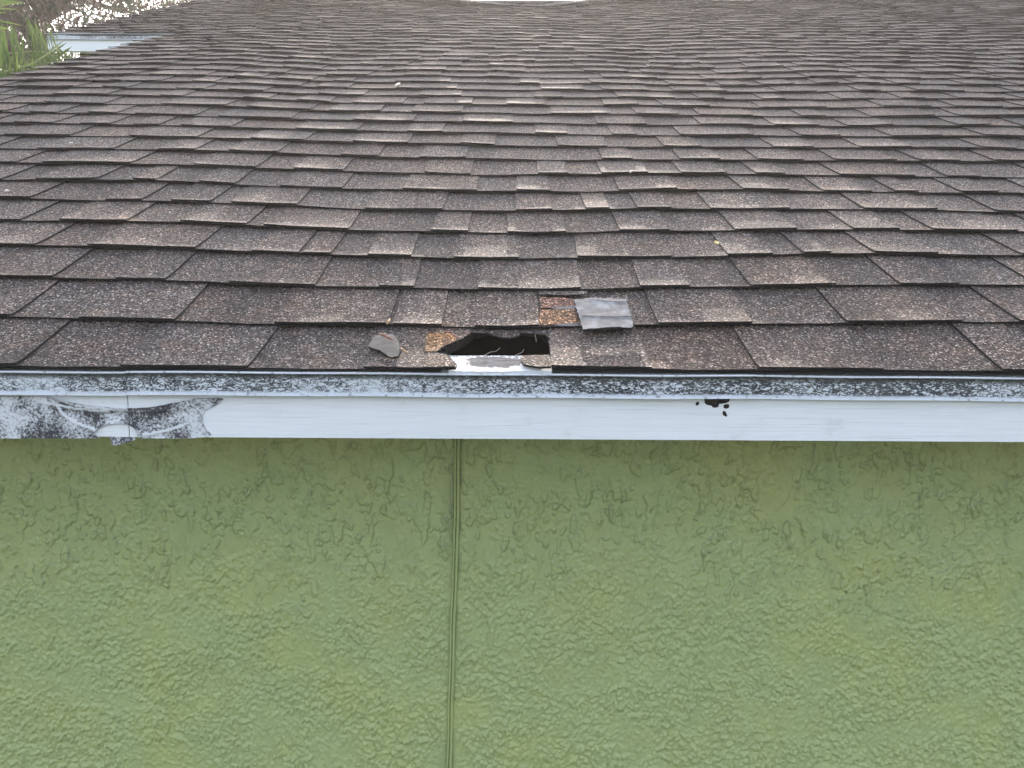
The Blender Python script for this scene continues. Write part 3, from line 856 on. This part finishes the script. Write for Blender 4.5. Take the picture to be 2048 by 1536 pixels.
# small yellow leaf
x, s = to_roof(1433, 486, .01); c = P(x, s, bowl(x, s) + .0105)
V = [P(x + u, s + w, bowl(x, s) + .0105 + q) - c for u, w, q in ((-.005, .001, .0), (-.002, .006, .003), (.002, .005, .0015), (.005, .000, .002), (.002, -.008, .0), (-.001, -.004, .001))]
V += [v - nS * .0006 for v in V]; n = 6
o = mesh('fallen_leaf', V, [tuple(range(6))[::-1], tuple(range(6, 12))] + [(i, (i+1) % 6, 6 + (i+1) % 6, 6 + i) for i in range(6)], M_YLEAF); o.location = c
tag(o, 'small yellow fallen leaf on the right half of the roof', 'leaf')

# ------------------------------------------------------------------ vegetation beyond the left rake
def frond(root, start, az, el, L, droop, nl=46, ll=.42, seed=0, lean=0.0):
    r = random.Random(seed); V, Fc = [], []
    pts = []; p = Vector(start); e = el; n = 22
    for i in range(n + 1):
        pts.append(p.copy()); d = Vector((math.cos(az) * math.cos(e), math.sin(az) * math.cos(e), math.sin(e)))
        p = p + d * (L / n); e -= droop / n * (0.4 + 1.2 * i / n)
    rv, rf = tube(pts, [.011 * (1 - .85 * i / n) + .002 for i in range(n + 1)], 5)
    st = mesh('frond', [v - root.location for v in rv], rf, M_RACH, root)
    for i in range(nl):
        f = .16 + .84 * i / nl; q = f * n; k = min(n - 1, int(q)); a = pts[k].lerp(pts[k+1], q - k); t = (pts[k+1] - pts[k]).normalized()
        sd = t.cross(Vector((0, 0, 1))).normalized(); up = sd.cross(t)
        for sg in (-1, 1):
            ln = ll * (math.sin(math.pi * (f * .82 + .12)) ** .6) * r.uniform(.85, 1.1)
            d = (sd * sg * .85 + t * r.uniform(.5, .75) + up * (r.uniform(.25, .5) + lean)).normalized(); w = .013 * r.uniform(.8, 1.2)
            b = len(V); dr = r.uniform(.15, .4)
            for m_, (g_, ww) in enumerate(((0, .5), (.3, 1), (.65, .8), (1, .06))):
                c_ = a + d * (ln * g_) - Vector((0, 0, dr * ln * g_ * g_)); wv = t * (w * ww)
                V += [c_ - wv, c_ + up * w * ww * .4, c_ + wv]
            for m_ in range(3):
                o_ = b + m_ * 3; Fc += [(o_, o_+1, o_+4, o_+3), (o_+1, o_+2, o_+5, o_+4)]
    lf = mesh('leaflets', [v - root.location for v in V], Fc, M_PALM, st); tag(lf, None, kind='stuff')
    return st

def at(px, py, depth):
    return CAM + ray(px, py) * depth
palm = empty('palm', (-3.55, 2.45, 0)); tag(palm, 'green feathery palm beside the left edge of the roof', 'palm')
pb = Vector((-3.55, 2.45, 0))
for j, (ox, oy, h) in enumerate(((0, 0, 2.3), (.12, .1, 2.0), (-.14, .08, 2.1))):
    V, Fc = tube([Vector((ox, oy, 0)), Vector((ox * 1.2, oy, h * .5)), Vector((ox * 1.6, oy * 1.4, h))], [.06, .048, .04], 9)
    mesh('trunk', V, Fc, M_TRUNK, palm, smooth=True)

def frond_path(root, pts, up, ll, nl, seed, wid=.0062, fwd=.45, both=(1, 1), drp=.1):
    """a frond whose stalk follows pts; leaflets stand off along +-up"""
    r = random.Random(seed); n = 24; m = len(pts) - 1; path = []
    for i in range(n + 1):
        f = i / n * m; k = min(m - 1, int(f)); u = f - k
        p0, p1, p2, p3 = pts[max(0, k-1)], pts[k], pts[k+1], pts[min(m, k+2)]
        path.append(.5 * ((2 * p1) + (p2 - p0) * u + (2*p0 - 5*p1 + 4*p2 - p3) * u*u + (3*p1 - p0 - 3*p2 + p3) * u*u*u))
    rv, rf = tube(path, [.009 * (1 - .85 * i / n) + .0015 for i in range(n + 1)], 5)
    st = mesh('frond', [v - root.location for v in rv], rf, M_RACH, root)
    V, Fc = [], []
    for i in range(nl):
        f = .10 + .89 * i / nl; q = f * n; k = min(n - 1, int(q)); a = path[k].lerp(path[k+1], q - k); t = (path[k+1] - path[k]).normalized()
        sd = (up - t * up.dot(t)).normalized(); nn = sd.cross(t)
        for sg in (-1, 1):
            ln = ll * (math.sin(math.pi * (f * .8 + .14)) ** .55) * r.uniform(.8, 1.12) * both[0 if sg < 0 else 1]
            if ln < .01: continue
            d = (sd * sg + t * (fwd + r.uniform(-.1, .12)) + nn * r.uniform(-.35, .35)).normalized(); w = wid * r.uniform(.8, 1.25)
            b = len(V); dr = drp * r.uniform(.3, 1.6)
            wdir = (t * .8 + nn * r.uniform(-.6, .6)).normalized(); wn_ = d.cross(wdir).normalized()
            for g_, ww in ((0, .55), (.3, 1), (.65, .75), (1, .05)):
                c_ = a + d * (ln * g_) - Vector((0, 0, dr * ln * g_ * g_)); V += [c_ - wdir * w * ww, c_ + wn_ * w * ww * .35, c_ + wdir * w * ww]
            for m_ in range(3):
                o_ = b + m_ * 3; Fc += [(o_, o_+1, o_+4, o_+3), (o_+1, o_+2, o_+5, o_+4)]
    lf = mesh('leaflets', [v - root.location for v in V], Fc, M_PALM, st); tag(lf, None, kind='stuff')

crown = pb + Vector((.05, .02, 2.15))
A = lambda *l: [crown, crown.lerp(at(*l[0]), .5) + Vector((0, 0, .18))] + [at(*q) for q in l]
frond_path(palm, A((-150, 190, 3.2), (-50, 158, 3.4), (10, 143, 3.5), (55, 131, 3.6), (92, 110, 3.7), (118, 88, 3.8)), UV, .26, 52, 1, both=(.75, 1))
frond_path(palm, A((-160, 210, 3.3), (-70, 175, 3.45), (0, 152, 3.6), (60, 137, 3.75), (110, 128, 3.85), (150, 124, 3.95)), UV, .16, 54, 2, fwd=.9)
frond_path(palm, A((-170, 150, 3.1), (-110, 80, 3.15), (-60, 40, 3.2), (-25, 0, 3.3), (0, -60, 3.4)), RV - UV * .1, .20, 50, 3)
frond_path(palm, A((-160, 230, 3.0), (-80, 195, 3.1), (-10, 178, 3.2), (40, 168, 3.3), (75, 160, 3.4)), UV - F * .4, .20, 50, 5)
frond_path(palm, A((-170, 180, 3.6), (-90, 140, 3.7), (-20, 115, 3.8), (40, 105, 3.9), (88, 104, 4.0), (118, 118, 4.05)), UV, .20, 34, 6)
FR = [(2.1, 70, 1.7, 95), (2.9, 72, 1.8, 100), (3.7, 68, 1.8, 90), (4.6, 66, 1.3, 100), (5.2, 70, 1.1, 95)]
for k, (az, el, L, dr) in enumerate(FR):
    frond(palm, pb + Vector((.05 * math.cos(az), .05 * math.sin(az), 2.05 + .06 * (k % 4))), az, R(el), L, R(dr), 50, .36, k)

def tree(name, base, H, cz, rad, mats, label, nb=26, nleaf=9000, seed=1, ls=.16, squash=1.0, sparse=.6):
    r = random.Random(seed); root = empty(name, base); tag(root, label, 'tree', 'trees beyond the house')
    V, Fc = tube([Vector((0, 0, 0)), Vector((.1, 0, H * .3)), Vector((-.05, .1, H * .6)), Vector((.1, 0, H * .92))], [.24, .19, .13, .03], 10)
    tips = []
    for i in range(nb):
        z = H * r.uniform(.35, .9); a = r.uniform(0, 6.28); L = rad * r.uniform(.55, 1.0) * (1.1 - .5 * abs(z - cz) / max(.1, H - cz))
        p0 = Vector((0, 0, z)); p2 = p0 + Vector((math.cos(a) * L, math.sin(a) * L, L * r.uniform(.0, .55))); p1 = p0.lerp(p2, .5) + Vector((0, 0, .2))
        v2, f2 = tube([p0, p1, p2], [.06, .04, .012], 5); k = len(V); V += v2; Fc += [tuple(k + q for q in f) for f in f2]
        for _ in range(6):
            tips.append(p0.lerp(p2, r.uniform(.35, 1.0)) + Vector([r.gauss(0, .3) for _ in range(3)]))
    mesh('trunk', V, Fc, M_TRUNK, root, smooth=True)
    V, Fc, mi = [], [], []
    per = nleaf // len(tips)
    for tp in tips:
        m = 0 if r.random() < .65 else 1; sp = r.uniform(.22, .5)
        for _ in range(int(per * r.uniform(.5, 1.5))):
            c_ = tp + Vector((r.gauss(0, sp), r.gauss(0, sp), r.gauss(-.1, sp)))
            d = Vector((r.gauss(0, .5), r.gauss(0, .5), -abs(r.gauss(.6, .5)))).normalized(); u = d.cross(Vector((r.gauss(0, 1), r.gauss(0, 1), r.gauss(0, 1)))).normalized()
            L = ls * r.uniform(.6, 1.5); w = L * .07; b = len(V)
            V += [c_, c_ + d * L * .5 + u * w, c_ + d * L, c_ + d * L * .5 - u * w]; Fc.append((b, b+1, b+2, b+3)); mi.append(m)
    c = mesh('crown', V, Fc, mats, root, mi); tag(c, None, kind='stuff')
    return root
q = at(60, 5, 8.0)
tree('drooping_tree', (q.x, q.y, 0), q.z + 1.5, q.z - .2, 1.75, [M_TLEAF, M_TLEAF2], 'tall brownish tree with drooping fine foliage behind the palm', 40, 60000, 3, .13)
q = at(-330, 60, 17.0)
tree('broad_tree', (q.x, q.y, 0), q.z + 2.0, q.z - 1, 3.6, [M_TLEAF2, M_TLEAF], 'dark broad tree standing farther left behind the palm', 28, 20000, 5, .25)

# ------------------------------------------------------------------ thin air volume added to imitate lens glare veiling the far roof
HZ = 0.0042
V, Fc = [], []; box(V, Fc, (-950, -950, -1), (950, 950, 17))
hz = mesh('glare_haze', V, Fc, []); tag(hz, None, kind='stuff')
hm = bpy.data.materials.new('thin_glare_haze'); hm.use_nodes = True; ht = hm.node_tree
ht.nodes.remove(ht.nodes['Principled BSDF'])
pv = ht.nodes.new('ShaderNodeVolumePrincipled'); pv.inputs['Density'].default_value = HZ; pv.inputs['Anisotropy'].default_value = 0.5
pv.inputs['Color'].default_value = (1, .97, .95, 1)
ht.links.new(pv.outputs[0], ht.nodes['Material Output'].inputs['Volume'])
hz.data.materials.append(hm)
